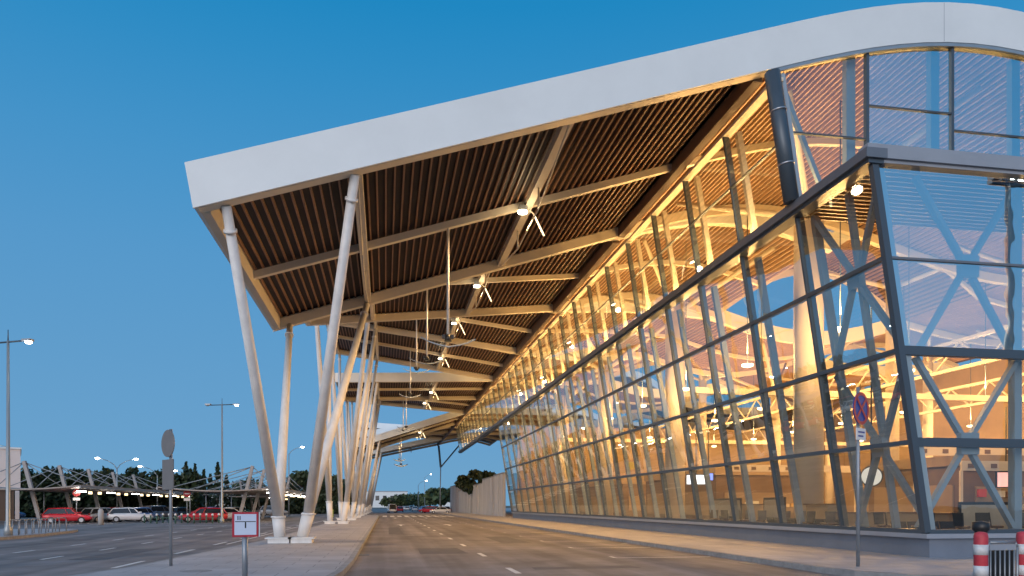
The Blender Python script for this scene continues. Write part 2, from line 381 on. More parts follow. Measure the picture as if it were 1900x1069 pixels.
# tree columns
def tree_column(i):
    yc = Y0+16.2*i+8.1
    for sx, tx in ((-4.3,-4.85),(-3.4,-.95)) if i < 2 else ((-4.6,-5.25),(-3.5,-.95)):
        base = Vector((sx, yc, .15))
        b = MB(); b.box(sx-.42, sx+.42, yc-.42, yc+.42, .15, .33); b.box(sx-.52, sx+.52, yc-.5, yc+.5, .335, .39)
        pl = b.build('base_plate', M_white, T)
        tops = [Vector((tx, yc+s*7.75, prof(i,tx)+.02)) for s in (-1,1)]
        mid = (tops[0]+tops[1])/2; k = base + (mid-base)*.1
        b = MB(); b.tube((sx,yc,.39), k, .225, .265, 16); tk = b.build('column_trunk', M_white, T)
        b = MB(); b.tube(k-Vector((0,0,.05)), k+Vector((0,0,.03)), .3, .295, 16); b.build('collar', M_white, tk)
        for t in tops:
            b = MB(); b.tube(k, t, .22, .155, 16); lg = b.build('column_leg', M_white, T)
            d = (t-k).normalized()
            b = MB(); b.tube(t-d*.82, t-d*.74, .215, .215, 14); b.build('collar', M_white, lg)
for i in (0, 2, 3, 4, 5, 6, 7, 8, 9): tree_column(i)
# glass walls
X0, LEAN = 15.93, .16
def fx(z): return X0 - LEAN*z
YG, YE, YU = 19.6, 92.5, 141.0
RZ = [.92, 3.58, 6.28, 8.98, 11.72]
M4 = 4.05
# lower long facade
ny = 18
for j in range(ny):
    ya, yb = YG+M4*j, YG+M4*(j+1)
    b = MB(); b.face([(fx(.95),ya,.95),(fx(.95),yb,.95),(fx(11.7),yb,11.7),(fx(11.7),ya,11.7)]); b.build('window', M_glass, T)
for j in range(ny+1):
    y = YG+M4*j
    if j:
        b = MB(); b.bar((fx(.9)+.09,y,.9),(fx(11.72)+.09,y,11.72),.1,.3,up=(1,0,0)); b.build('mullion', M_dark, T)
        b = MB(); b.bar((fx(.2)+.95,y+.1,.2),(fx(11.7)+.75,y+.1,11.7),.2,.24,up=(1,0,0)); b.build('steel_post', M_bluegrey, T)
for z in RZ[:4]:
    b = MB(); b.box(fx(z)-.07, fx(z)+.16, YG+.05, YE, z-.065, z+.065); b.build('transom', M_dark, T)
# corner post
b = MB(); b.bar((fx(.9)+.02,YG,.9),(fx(11.72)+.02,YG,11.72),.2,.2,up=(1,0,0)); b.build('corner_post', M_dark, T)
# gable, lower
ng = 11
for j in range(ng):
    xa, xb = j*4.16, (j+1)*4.16
    for r in range(4):
        za, zb = RZ[r]+.03, RZ[r+1]-.03
        x0a, x0b = (fx(za) if j == 0 else 15.4+xa), (fx(zb) if j == 0 else 15.4+xa)
        b = MB(); b.face([(x0a,YG,za),(15.4+xb,YG,za),(15.4+xb,YG,zb),(x0b,YG,zb)]); b.build('window', M_skyrefl if r > 1 else M_gable, T)
    if j:
        b = MB(); b.bar((15.4+xa,YG+.75,.2),(15.4+xa,YG+.75,11.7),.26,.26,up=(1,0,0)); b.build('steel_post', M_bluegrey, T)
for z, h in zip(RZ[:4], (.065,.13,.13,.035)):
    b = MB(); b.box(fx(z)+.1, XR, YG-.05, YG+.16, z-h, z+h); b.build('transom', M_dark if z < 8 else M_ledge, T)
# light frame strip beside the corner
b = MB(); b.bar((fx(.9)+.3,YG+.12,.9),(fx(11.7)+.3,YG+.12,11.7),.2,.14,up=(0,1,0)); b.build('corner_frame', M_frame, T)
# cross bracing in the gable and in the first bay of the long wall
def brace(p, q, w=.15):
    b = MB(); b.bar(p, q, w, .18, up=(0,1,0)); b.build('brace', M_bluegrey, T)
for j in range(5):
    xn = 17.5 + j*4.16
    for zc, dn, upz in ((RZ[1],RZ[0],RZ[2]),(RZ[3],RZ[2],RZ[4])):
        b = MB(); b.bar((xn,YG+.32,zc-.33),(xn,YG+.32,zc+.33),.62,.2,up=(0,1,0)); b.build('gusset', M_bluegrey, T)
        for s in (-1,1):
            brace((xn+s*.2,YG+.4,zc-.3),(xn+s*1.65,YG+.4,dn+.1)); brace((xn+s*.2,YG+.4,zc+.3),(xn+s*1.75,YG+.4,upz-.1))
yn = YG+M4/2
for zc, dn, upz in ((RZ[1],RZ[0],RZ[2]),(RZ[3],RZ[2],RZ[4])):
    b = MB(); b.bar((fx(zc-.3)+.4,yn,zc-.3),(fx(zc+.3)+.4,yn,zc+.3),.6,.2,up=(1,0,0)); b.build('gusset', M_bluegrey, T)
    for s in (-1,1):
        for ze in (dn+.1, upz-.1):
            sg = -1 if ze < zc else 1
            b = MB(); b.bar((fx(zc)+.45,yn+s*.2,zc+sg*.25),(fx(ze)+.45,yn+s*1.75,ze),.15,.18,up=(1,0,0)); b.build('brace', M_bluegrey, T)
b = MB(); b.bar((fx(.2)+.6,yn,.2),(fx(11.7)+.6,yn,11.7),.16,.2,up=(1,0,0)); b.build('steel_post', M_bluegrey, T)
# ledge, terrace and upper floor
b = MB(); b.box(fx(12)-.32, fx(12)+.35, YG-.25, YU, 11.78, 12.06); b.build('ledge', M_ledge, T)
b = MB(); b.box(fx(12)+.352, XR, YG-.25, YG+.3, 11.78, 12.06); b.build('ledge', M_sill, T)
b = MB(); b.box(fx(12)-.2, fx(12)+.3, YG-.16, YU, 11.66, 11.775); b.build('ledge_trim', M_dark, T)
b = MB(); b.box(fx(12)+.305, XR, YG-.16, YG+.2, 11.68, 11.775); b.build('ledge_trim', M_sill, T)
b = MB(); b.box(fx(12)-.25, XR, YG-.2, YG+.25, 12.064, 12.2); b.build('parapet', M_sill, T)
b = MB(); b.box(fx(12)+.36, XR, YG+.31, Y0+.4, 11.9, 12.05); tr = b.build('terrace_slab', M_deck, T)
b = MB(); y = YG+.5
while y < Y0+.3: b.box(fx(12)+.4, XR, y-.035, y+.035, 11.75, 11.897); y += .29
b.build('soffit_slats', M_slat, tr)
# upper long facade
nu = 29
ZU = 16.5
for j in range(nu):
    ya, yb = Y0+M4*j, Y0+M4*(j+1)
    b = MB(); b.face([(fx(12.07),ya,12.07),(fx(12.07),yb,12.07),(fx(ZU),yb,ZU),(fx(ZU),ya,ZU)]); b.build('window', M_glass, T)
    b = MB(); b.bar((fx(12.06)+.1,yb,12.06),(fx(ZU)+.1,yb,ZU),.08,.26,up=(1,0,0)); b.build('mullion', M_dark, T)
    b = MB(); b.bar((fx(12.06)+.8,yb+.1,12.06),(fx(ZU)+.7,yb+.1,ZU+.2),.22,.22,up=(1,0,0)); b.build('steel_post', M_cream, T)
b = MB(); b.box(fx(14.4)-.04, fx(14.4)+.06, Y0, YU, 14.37, 14.43); b.build('transom', M_dark, T)
b = MB(); b.box(fx(ZU)-.04, fx(ZU)+.3, Y0, YU, 16.4, 16.52); b.build('head_frame', M_cream, T)
# big inclined pipe at the inner corner of the canopy
b = MB(); b.tube((fx(12.06)-.32,Y0-.35,12.06),(fx(16.4)-.34,Y0-.35,16.42),.26,.26,20); pp = b.build('corner_pipe', M_dark, T)
for z in (13.3, 15.1):
    b = MB(); b.tube((fx(z)-.32,Y0-.35,z),(fx(z+.05)-.32,Y0-.35,z+.05),.285,.285,20); b.build('pipe_band', M_rim, pp)
# upper gable under the front fascia
gx = [fx(14.3)+.25, 16.85, 20.25, 23.65, 27.05, 30.4, 33.8, 37.2, 40.6, 44, 47.4, 50.8, 54.2, 57.6, 61]
zt = [14.7, 15.9, 15.3, 15.6, 15.2, 14.6, 14, 14.2, 14, 14.2, 14.6, 15, 15.2, 15.4]
YW = Y0+.12
for j in range(14):
    xa, xb = gx[j], gx[j+1]; p = xs(xa, xb, .7)
    b = MB()
    q = [(fx(12.07)+.25 if j == 0 else xa,YW,12.07),(xb,YW,12.07)] + [(x,YW,prof(0,x)+.02) for x in reversed(p)]
    if j == 0: q[-1] = (fx(16.6)+.25,YW,16.75)
    b.face(q); b.build('window', M_skyrefl if j else M_glass, T)
    b = MB(); b.box(xa, xb-.06, YW-.05, YW+.06, zt[j]-.03, zt[j]+.03); b.build('transom', M_dark, T)
    b = MB(); b.box(xb-.055, xb+.055, YW-.07, YW+.1, 12.07, prof(0,xb)); b.build('mullion', M_dark, T)
    b = MB(); b.box(xb-.55, xb-.2, YW+.35, YW+.6, 12.07, prof(0,xb)+.1); b.build('steel_post', M_bluegrey, T)
b = MB(); b.bar((fx(12.06)+.33,YW,12.06),(fx(16.6)+.33,YW,16.7),.14,.12,up=(0,1,0)); b.build('mullion', M_frame, T)
b = MB(); b.bar((fx(16.5)+.5,YW+.4,16.6),(fx(12.06)+1.75,YW+.4,12.1),.15,.15,up=(0,1,0)); b.build('brace', M_bluegrey, T)
b = MB(); ribbon(b, 0, xs(13.2, XR, .8), YW-.16, YW-.06, -.13, -.005); b.build('arch_frame', M_bluegrey, T)
# plinth
b = MB(); b.box(X0-.02, X0+.6, YG-.02, YE, .14, .72); b.build('plinth', M_plinth, T)
b = MB(); b.box(X0+.602, XR, YG-.02, YG+.6, .14, .72); b.build('plinth', M_plinth, T)
b = MB(); b.box(X0-.22, X0+.6, YG-.16, YE, .723, .86); b.build('sill', M_sill, T)
b = MB(); b.box(X0+.602, XR, YG-.16, YG+.6, .723, .86); b.build('sill', M_sill, T)
# hall: floor, walls, columns
b = MB(); b.box(X0+.61, XR, YG+.61, YE, .1, .22); b.build('hall_floor', M_floor, T)
b = MB(); b.box(XR+.01, XR+.4, YG, YU, .1, 16.5); b.build('rear_wall', M_inwall, T)
b = MB(); b.box(fx(0)+.6, XR, YE+.01, YE+.4, .1, 11.79); b.build('end_wall', M_inwall, T)
def hall_column(x, y, i, r):
    zt = prof(i,x)-2.4
    b = MB(); b.tube((x,y,.22),(x,y,zt),r,r,24); c = b.build('hall_column', M_incol, T)
    for sx in (-1,1):
        for sy in (-1,1):
            tx, ty = x+sx*4.2, y+sy*5.5
            b = MB(); b.tube((x,y,zt-.8),(tx,ty,prof(i,tx)+.3),.17,.12,10); b.build('strut', M_cream, c)
for i in range(0, 5):
    y = Y0+16.2*i+8.1
    if y < YE-1:
        hall_column(19.5, y, i, .66); hall_column(36, y, i, .45); hall_column(52, y, i, .45)
# lattice walkway trusses that cross the hall
for x in (33, 46):
    for z, nm in ((9.6,'truss_chord'),(11.2,'truss_chord')):
        b = MB(); b.box(x-.1, x+.1, YG+4.5, YE-.5, z, z+.2); b.build(nm, M_cream, T)
    b = MB(); y = YG+4.6; k = 0; pts = []
    while y < YE-.6:
        pts.append((x, y, 9.7 if k % 2 == 0 else 11.3)); y += 2.0; k += 1
    for p, q in zip(pts, pts[1:]): b.tube(p, q, .07, n=6)
    b.build('truss_web', M_cream, T)
for y in (40, 72):
    b = MB(); b.box(17.2, 60, y-.12, y+.12, 8.1, 8.45); b.build('tie_beam', M_cream, T)
# shop fronts inside
for (x0,x1,y0,y1,h) in ((27,40,31,38,3.6),(22.5,30,48,62,3.8),(23,31,70,88,3.8),(44,58,26,40,3.8)):
    b = MB(); b.box(x0,x1,y0,y1,.22,h); sh = b.build('shop_block', M_brown, T)
    b = MB(); b.box(x0-.15,x1+.15,y0-.15,y1+.15,h+.003,h+.5); b.build('shop_cornice', M_inwall, sh)
    b = MB(); b.box(x0+.6,x1-.6,y0-.08,y0-.003,1.2,2.6); b.build('shop_shelf', M_inwall, sh)
    b = MB(); b.box(x0-.08,x0-.003,y0+.6,y1-.6,1.0,2.7); b.build('shop_shelf', M_inwall, sh)
# hall lamps
HL = []
for y in (28, 36, 44, 52, 60, 68, 76, 86):
    for x in (18.6, 28, 40, 53):
        HL.append((x,y))
for n, (x,y) in enumerate(HL):
    b = MB(); b.lathe((x,y,8.9), [(.12,0),(.28,.05),(.3,.16)], 12); f = b.build('hall_lamp', M_inlamp, T)
    b = MB(); b.tube((x,y,9.06),(x,y,prof(min(NS-1,int((y-Y0)/16.2)),x)+.3),.025,n=6); b.build('lamp_rod', M_dark, f)
    lamp('POINT', (x,y,9.6), 1900 if x < 20 else 2500, size=.35)
b = MB(); b.box(fx(12.3)+.45, fx(12.3)+.62, Y0+.4, YU-.4, 12.1, 12.22); b.build('uplight_strip', M_grey, T)
up = lamp('AREA', (fx(12.3)+.53, (Y0+YU)/2, 12.3), 9000, (1,.58,.2))
up.data.shape = 'RECTANGLE'; up.data.size = .12; up.data.size_y = YU-Y0-1; up.rotation_euler = (0, R(180+14), 0)
for y in (100, 112, 124, 136): lamp('POINT', (18,y,13.2), 420, size=.3)
# ------------------------------------------------------------------ lamps under the canopy
ordn = ['nearest','second','third','fourth','fifth','sixth','seventh','eighth','ninth','tenth']
def hang_lamp(i):
    x, y = 2.65, Y0+16.2*i+8.1
    zt = prof(i,x)+.2; zb = zt-4.95
    t = thing('hanging_lamp', '%s winged lamp from the camera, hung on a long white rod under the canopy' % ordn[i], 'hanging lamp', (x,y,zb), 0, 'winged lamps hung below the canopy')
    L = zt-zb
    b = MB(); b.tube((0,0,.35),(0,0,L),.06,.06,10); b.build('rod', M_white, t)
    b = MB(); b.tube((0,0,.12),(0,0,.4),.16,.12,12); b.box(-.24,-.12,-.08,.08,.24,.4); b.box(.12,.24,-.08,.08,.24,.4); b.build('spotlight', M_black, t)
    b = MB()
    for s in (-1,1):
        p = [(0,-.08),(.45,0),(.85,.12),(1.15,.28)]
        for (a,za),(c,zc) in zip(p,p[1:]):
            wa, wc = .58-.22*a, .58-.22*c
            q = [(s*a,-wa,za),(s*c,-wc,zc),(s*c,wc,zc),(s*a,wa,za)]
            if s < 0: q = q[::-1]
            q = [(u,v,w+v*.22) for u,v,w in q]
            b.hexa([(u,v,w-.045) for u,v,w in q]+q)
    b.build('reflector_wing', mat('wing_grey',(.3,.35,.4),.35), t)
    b = MB(); b.tube((0,0,-.16),(0,0,-.08),.05,.09,10); b.build('finial', M_grey, t)
for i in range(8): hang_lamp(i)
def flood(i):
    x, y = 6.1, Y0+16.2*i+8.1
    z = prof(i,x)
    t = thing('floodlight', '%s lit floodlight from the camera, fixed to the long canopy beam beside a truss post made to glow' % ordn[i], 'floodlight', (x,y,z), 0, 'floodlights along the canopy beam')
    b = MB(); b.box(-.45,-.4+.3,-.62,-.3,-.12,.1); b.build('housing', M_grey, t)
    b = MB(); b.lathe((-.28,-.45,-.2),[(.2,0),(.22,.07)],14); b.build('lens', M_lampc, t)
    b = MB(); b.tube((.3,-.15,-.15),(.7,-.28,-1.05),.04,.04,8); b.build('glow_post', M_glow, t)  # truss post, no lamp; the floodlight falling on it is put in as emission
    b = MB(); b.tube((.05,-.15,.1),(.3,-.15,-.12),.04,.04,8); b.build('bracket', M_cream, t)
    lamp('SPOT', (x-.3,y-.5,z-.35), 3300, (1,.6,.25), .25, (x-1.5,y+1,0), 140)
    lamp('POINT', (x-.3,y-1.0,z-.8), 70, (1,.74,.42), .2)
for i in range(9): flood(i)
# ------------------------------------------------------------------ signs
def no_stop():
    p = gr(1592,1051,.154)
    t = thing('traffic_sign', 'round blue no stopping sign with red cross on a grey pole at the kerb', 'traffic sign', p, R(30))
    b = MB(); b.tube((0,0,0),(0,0,4.55),.045,.045,12); b.build('pole', M_grey, t)
    red = mat('sign_red', (.45,.03,.03), .4); blue = mat('sign_blue', (.01,.05,.28), .4); wh = mat('sign_white', (.75,.75,.75), .4)
    def disc(r0, r1, y0, y1, m, nm, par):
        b = MB(); n = 36; zc = 4.0; k = len(b.v)
        for i in range(n):
            u, w = math.cos(2*PI*i/n), math.sin(2*PI*i/n)
            b.v += [(u*r0,y0,zc+w*r0),(u*r1,y0,zc+w*r1),(u*r1,y1,zc+w*r1),(u*r0,y1,zc+w*r0)]
        for i in range(n):
            q, e = 4*i, 4*((i+1)%n)
            b.idx(0, [(q,e,e+1,q+1),(q+1,e+1,e+2,q+2),(q+2,e+2,e+3,q+3),(q+3,e+3,e,q)])
        return b.build(nm, m, par)
    f = disc(.0, .41, -.085, -.06, blue, 'sign_face', t)
    disc(.33, .41, -.092, -.0865, red, 'red_ring', f)
    for s in (-1,1):
        b = MB(); b.bar((-.23*s,-.09,3.77),(.23*s,-.09,4.23),.07,.006,up=(0,1,0)) if s > 0 else b.bar((.23,-.096,3.77),(-.23,-.096,4.23),.07,.006,up=(0,1,0))
        b.build('red_bar', red, f)
    b = MB(); b.box(-.24,.24,-.085,-.06,3.2,3.5); pn = b.build('sub_panel', wh, t)
    b = MB(); b.box(-.17,.17,-.092,-.087,3.38,3.42); b.build('text_line', blue, pn)
    b = MB(); b.box(-.17,.1,-.092,-.087,3.28,3.32); b.build('text_line', blue, pn)
no_stop()
def back_sign():
    p = gr(317,1050,.154)
    t = thing('traffic_sign', 'round traffic sign and tall panel seen nearly edge-on from behind, on the island', 'traffic sign', p, R(92))
    b = MB(); b.tube((0,0,0),(0,0,3.5),.04,.04,12); b.build('pole', M_grey, t)
    b = MB(); b.tube((0,-.06,3.13),(0,-.085,3.13),.35,.35,32); b.build('sign_plate', mat('sign_back',(.22,.2,.19),.5,metal=.2,noise=.1), t)
    b = MB(); b.box(-.3,.3,-.085,-.06,1.95,2.72); b.build('sub_panel', MATS['sign_back'], t)
    for o in t.children: pass
    t.rotation_euler = (0,0,R(-50))
back_sign()
def board_sign():
    p = gr(455,1083,.154)
    t = thing('notice_board', 'white square sign with red border and black T diagram on a thick grey post', 'sign', p, R(17))
    b = MB(); b.tube((0,.05,0),(0,.05,1.1),.055,.055,14); b.build('post', M_grey, t)
    zc = 1.17; h = .245
    b = MB(); b.box(-h,h,-.03,.0,zc-h,zc+h); f = b.build('frame', mat('frame_red',(.5,.03,.05),.5,noise=.2,nscale=9), t)
    b = MB(); b.box(-h+.04,h-.04,-.036,-.031,zc-h+.04,zc+h-.04); b.build('sign_face', mat('sign_face',(.66,.72,.85),.35), f)
    b = MB(); b.box(-h+.05,h-.05,-.04,-.0365,zc+.05,zc+.065); b.build('diagram_bar', M_black, f)
    b = MB(); b.box(-.012,.012,-.04,-.0365,zc-.07,zc+.048); b.build('diagram_stem', M_black, f)
    for k,x in enumerate((-.15,-.11)):
        b = MB(); b.box(x,x+.018,-.04,-.0365,zc+.09,zc+.17); b.build('diagram_mark', M_dark, f)
    b = MB(); b.box(h+.012,h+.03,-.02,.0,zc-h,zc+h); b.build('side_strip', M_fascia, f)
board_sign()
for px, py, tp, lab in ((142,971,918,'small red and white no entry sign beside the red hatchback'),(347,969,918,'small red and white no entry sign above the red estate car')):
    p = gr(px,py); d = p.length; z = EYE + (HY-tp)/F*d
    t = thing('traffic_sign', lab, 'traffic sign', p, math.atan2(-p.x,p.y))
    b = MB(); b.tube((0,0,0),(0,0,z-.2),.04,.04,8); b.build('pole', M_grey, t)
    b = MB(); b.tube((0,-.06,z),(0,-.09,z),.34,.34,24); f = b.build('sign_face', MATS['sign_red'], t)
    b = MB(); b.box(-.22,.22,-.097,-.0905,z-.06,z+.06); b.build('white_bar', MATS['sign_white'], f)
    b = MB(); b.tube((0,-.0905,z),(0,-.094,z),.2,.2,24); 
    b = MB(); b.box(-.3,.3,-.09,-.06,z-.72,z-.45); b.build('sub_panel', MATS['sign_white'], t)
# ------------------------------------------------------------------ street lamps
def lamp_straight(p, h, arm, label, rz=0, r=.13):
    t = thing('street_lamp', label, 'street lamp', p, rz)
    b = MB(); b.lathe((0,0,0),[(r*1.8,0),(r*1.8,.35),(r*1.15,.5),(r,.6),(r*.55,h)],14); b.build('pole', M_pole, t)
    b = MB(); b.tube((0,0,h),(0,0,h+.55),.03,.02,8); b.build('spike', M_dark, t)
    b = MB(); b.tube((-arm,0,h-.12),(arm*.8,0,h-.05),.045,.045,8); b.build('arm', M_dark, t)
    for s in (1,-1):
        b = MB(); b.box(min(s*arm*.8,s*(arm+.25)),max(s*arm*.8,s*(arm+.25)),-.15,.15,h-.1,h+.02); hd = b.build('lamp_head', M_grey, t)
        b = MB(); b.lathe((s*(arm+.05),0,h-.2),[(.1,0),(.17,.05),(.17,.098)],12); b.build('lens', M_lampw if s > 0 else M_grey, hd)
    return t
p = gr(15,994,.154); lamp_straight(p, 10.0, 1.15, 'tall double-armed street lamp beside the kerb at the left edge, right head lit', -YAW*0-R(20), .11)
p = gr(412,971); lamp_straight(p, 11.4, 1.35, 'tall double-armed street lamp standing between car park shelters, right head lit', R(-10), .12)
def lamp_curved(p, h, arms, label, rz=0):
    t = thing('street_lamp', label, 'street lamp', p, rz)
    b = MB(); b.tube((0,0,0),(0,0,h-1.2),.12,.07,10); b.build('pole', M_pole, t)
    for s in arms:
        pts = [(0,0,h-1.3),(s*.35,0,h-.75),(s*1.0,0,h-.3),(s*1.9,0,h-.02)]
        b = MB(); b.path(pts,.05,.035,8); a = b.build('curved_arm', M_pole, t)
        b = MB(); b.lathe((s*2.15,0,h-.12),[(.12,0),(.24,.06),(.22,.16),(.1,.2)],12); b.build('lamp_head', M_lampw, a)
    return t
for px, py, top, Y, arms, lab in (
    (217,960,851,100,(-1,1),'street lamp with two curved arms above the car shelter roof, both heads lit'),
    (292,960,866,110,(-1,),'street lamp with one curved arm to the left of the round sign'),
    (33,960,826,95,(-1,),'street lamp with one curved arm behind the white building'),
    (536,950,829,125,(1,),'small curved-arm street lamp seen between the first column legs'),
    (352,950,874,130,(-1,),'small street lamp in front of the tall conifers'),
    (776,946,892,200,(1,),'small street lamp far down the road, left of the roof strut'),
    (788,946,880,260,(1,),'slim street lamp farthest down the road beyond the crossing')):
    q = at(px, top, Y); lamp_curved((q.x,q.y,0), q.z, arms, lab, math.atan2(-q.x,q.y))
# ------------------------------------------------------------------ car park shelters
def shelter(x, y0, n, label, xm, lean):
    t = thing('car_shelter', label, 'car shelter', (x,y0,0))
    W0, W1, zr = -5.6, 5.6, 3.3
    Ls = 7.7*(n-1)
    b = MB()
    m = 8
    for k in range(m):
        u0, u1 = W0+(W1-W0)*k/m, W0+(W1-W0)*(k+1)/m
        f = lambda u: zr + .012*u*u - .2
        b.hexa([(u0,-3.4,f(u0)),(u1,-3.4,f(u1)),(u1,Ls+3.4,f(u1)),(u0,Ls+3.4,f(u0)),(u0,-3.4,f(u0)+.12),(u1,-3.4,f(u1)+.12),(u1,Ls+3.4,f(u1)+.12),(u0,Ls+3.4,f(u0)+.12)])
    b.build('shelter_roof', mat('shelter_sheet',(.34,.3,.27),.6,noise=.15,nscale=1), t)
    for x2 in (W0, W1):
        b = MB(); b.box(x2-.06,x2+.06,-3.4,Ls+3.4,zr-.02,zr+.25); b.build('edge_gutter', M_grey, t)
    for k in range(n):
        y = 7.7*k
        b = MB(); b.bar((xm+lean*1.0,y,0),(xm-lean*.6,y,5.9),.3,.34,up=(0,1,0)); ms = b.build('mast', mat('shelter_mast',(.33,.32,.32),.55,noise=.15), t)
        for q in (W0+.2, W0*.45, W1*.45, W1-.2):
            b = MB(); b.tube((xm-lean*.6,y,5.8),(q,y+(.8 if q > 0 else -.8),zr+.15),.045,n=6); b.build('cable', M_grey, ms)
        b = MB(); b.tube((W0+.4,y,0),(W0+.4,y,zr),.07,n=8); b.build('post', M_grey, t)
        b = MB(); b.box(W1-1.0,W1-.4,y-1.5,y-.8,zr-.32,zr-.24); b.build('shelter_lamp', M_lampw, t)
        for v in (.8, 3.2):
            b = MB(); b.box(W1-.75,W1-.5,y+v-.15,y+v+.15,zr-.5,zr-.25); b.build('small_lamp', M_glow, t)
    return t
shelter(-33.2, 77, 6, 'car park shelter with cable-stayed masts in front of the dark hedge', 0, .9)
shelter(-14.6-2.2, 82, 5, 'car park shelter with leaning cable masts nearest the canopy columns', 2.4, -.9)
shelter(-24, 132, 3, 'small car park shelter far back below the conifers', 0, .6)
# ------------------------------------------------------------------ cars
def car_parts(root, kind, paint):
    L = {'hatch':4.1,'estate':4.6,'sedan':4.5,'suv':4.5,'van':5.0}[kind]; Wd = .88
    rh = {'hatch':1.48,'estate':1.48,'sedan':1.42,'suv':1.68,'van':2.0}[kind]
    belt = .92 if kind != 'suv' else 1.02
    h = L/2
    # lower body loft along x (front is +x)
    st = [(-h,.42,.78,.72),(-h+.12,.3,belt-.02,.84),(-h+.7,.24,belt,.88),(0,.22,belt,.88),(h-1.35,.22,belt-.02,.88),(h-.5,.26,belt-.14,.85),(h-.12,.32,belt-.26,.76),(h,.42,belt-.36,.62)]
    b = MB(); n = 8
    def ring(x,z0,z1,w): 
        return [(x,-w*.86,z0),(x,-w,z0+.14),(x,-w,z1-.16),(x,-w*.9,z1),(x,w*.9,z1),(x,w,z1-.16),(x,w,z0+.14),(x,w*.86,z0)]
    for s in st: b.v += ring(*s)
    for k in range(len(st)-1):
        b.idx(0, [(k*n+i,(k+1)*n+i,(k+1)*n+(i+1)%n,k*n+(i+1)%n) for i in range(n)], True)
    b.idx(0, [tuple(range(n)), tuple((len(st)-1)*n+i for i in range(n))[::-1]])
    b.build('body', paint, root)
    # cabin
    if kind == 'sedan': c = [(-h+.65,belt,.78),(-h+1.25,rh-.05,.62),(.1,rh,.64),(.45,rh-.03,.63),(h-1.3,belt-.02,.78)]
    elif kind == 'van': c = [(-h+.05,belt,.8),(-h+.2,rh,.72),(.9,rh,.72),(1.2,rh-.04,.7),(h-.75,belt-.05,.8)]
    else: c = [(-h+.08,belt,.8),(-h+.45,rh-.06,.64),(-.2,rh,.66),(.3,rh-.03,.65),(h-1.3,belt-.02,.78)]
    lo = [(c[0][0],.8),(c[0][0]*.5,.8),(0,.8),(.6,.8),(c[4][0],.78)]
    b = MB()
    for (x,z,w),(xl,wl) in zip(c,lo):
        b.v += [(xl,-wl,belt-.04),(x,-w,z-.06),(x,w,z-.06),(xl,wl,belt-.04)]
    for k in range(4):
        b.idx(0, [(4*k+i,4*k+4+i,4*k+5+i,4*k+1+i) for i in range(3)], False)
    b.build('cabin_window', M_carglass, root)
    b = MB()
    for k in (1,2):
        (x0,z0,w0),(x1,z1,w1) = c[k],c[k+1]
        b.hexa([(x0,-w0-.02,z0-.07),(x1,-w1-.02,z1-.07),(x1,w1+.02,z1-.07),(x0,w0+.02,z0-.07),(x0,-w0+.06,z0+.02),(x1,-w1+.06,z1+.02),(x1,w1-.06,z1+.02),(x0,w0-.06,z0+.02)])
    b.build('roof', paint, root)
    for s in (-1,1):
        b = MB()
        b.bar((c[3][0],s*c[3][2],c[3][1]-.05),(lo[4][0],s*.79,belt-.03),.07,.05); b.build('pillar', paint, root)
        b = MB(); b.bar((c[1][0],s*(c[1][2]+.01),c[1][1]-.05),(lo[0][0],s*.81,belt-.03),.1,.06); b.build('pillar', paint, root)
        b = MB(); b.bar((c[2][0],s*(c[2][2]+.015),c[2][1]-.05),(.05,s*.815,belt-.03),.07,.03); b.build('pillar', paint, root)
    for x in (-h+.78, h-.85):
        for s in (-1,1):
            b = MB(); b.tube((x,s*.66,.31),(x,s*.89,.31),.31,.31,18); w = b.build('wheel', M_tyre, root)
            b = MB(); b.tube((x,s*.885,.31),(x,s*.9,.31),.2,.18,14); b.build('rim', M_rim, w)
    for s in (-1,1):
        b = MB(); b.hexa([(h-.32,s*.52-.14,.62),(h-.05,s*.52-.12,.6),(h-.2,s*.6+.1*1,.6),(h-.5,s*.6+.12,.62),(h-.32,s*.52-.14,.7),(h-.1,s*.52-.12,.68),(h-.22,s*.6+.1,.68),(h-.5,s*.6+.12,.72)]); b.build('headlight', M_rim, root)
        b = MB(); b.box(-h-.01,-h+.2,s*.66-.1,s*.66+.1,.72,.9); b.build('taillight', mat('tail_red',(.4,.02,.02),.3), root)
        b = MB(); b.box(.75,.95,s*.97-.1,s*.97+.1,.95,1.08); b.build('mirror', paint, root)
    b = MB(); b.box(h-.03,h+.015,-.26,.26,.4,.52); b.build('number_plate', MATS['sign_white'], root)
def cpaint(n, c): return mat('paint_'+n, c, .28, spec=.6, metal=.1)
PT = dict(red=cpaint('red',(.5,.02,.035)), white=cpaint('white',(.75,.76,.78)), silver=cpaint('silver',(.4,.42,.44)), grey=cpaint('grey',(.13,.14,.16)), blue=cpaint('blue',(.12,.2,.4)), black=cpaint('black',(.025,.025,.03)), green=cpaint('green',(.02,.12,.1)), yellow=cpaint('yellow',(.7,.6,.3)))
protos = {}
def car(kind, colr, px, py, head, label, grp='cars in the car park'):
    p = gr(px, py)
    key = (kind, colr)
    if key not in protos:
        t = thing('parked_car', label, 'car', p, R(head), grp); car_parts(t, kind, PT[colr]); protos[key] = t
    else: dup(protos[key], p, R(head), label, grp)
car('hatch','red',127,971,12,'bright red hatchback parked side-on at the left end of the car park')
car('estate','grey',172,968,20,'dark grey estate car just right of the bright red hatchback')
car('hatch','silver',192,969,55,'silver hatchback with its nose turned, beside a white post')
car('estate','red',212,966,35,'dark red estate behind the silver hatchback')
car('hatch','white',243,969,15,'white hatchback parked side-on between red estate and blue car')
car('hatch','blue',265,967,60,'pale blue hatchback right of the white hatchback')
car('sedan','silver',280,964,80,'silver saloon parked behind the low post fence')
car('suv','grey',296,965,60,'dark grey off-roader just left of the round sign pole')
car('estate','red',376,969,200,'large red estate behind the green post fence', 'cars in the car park')
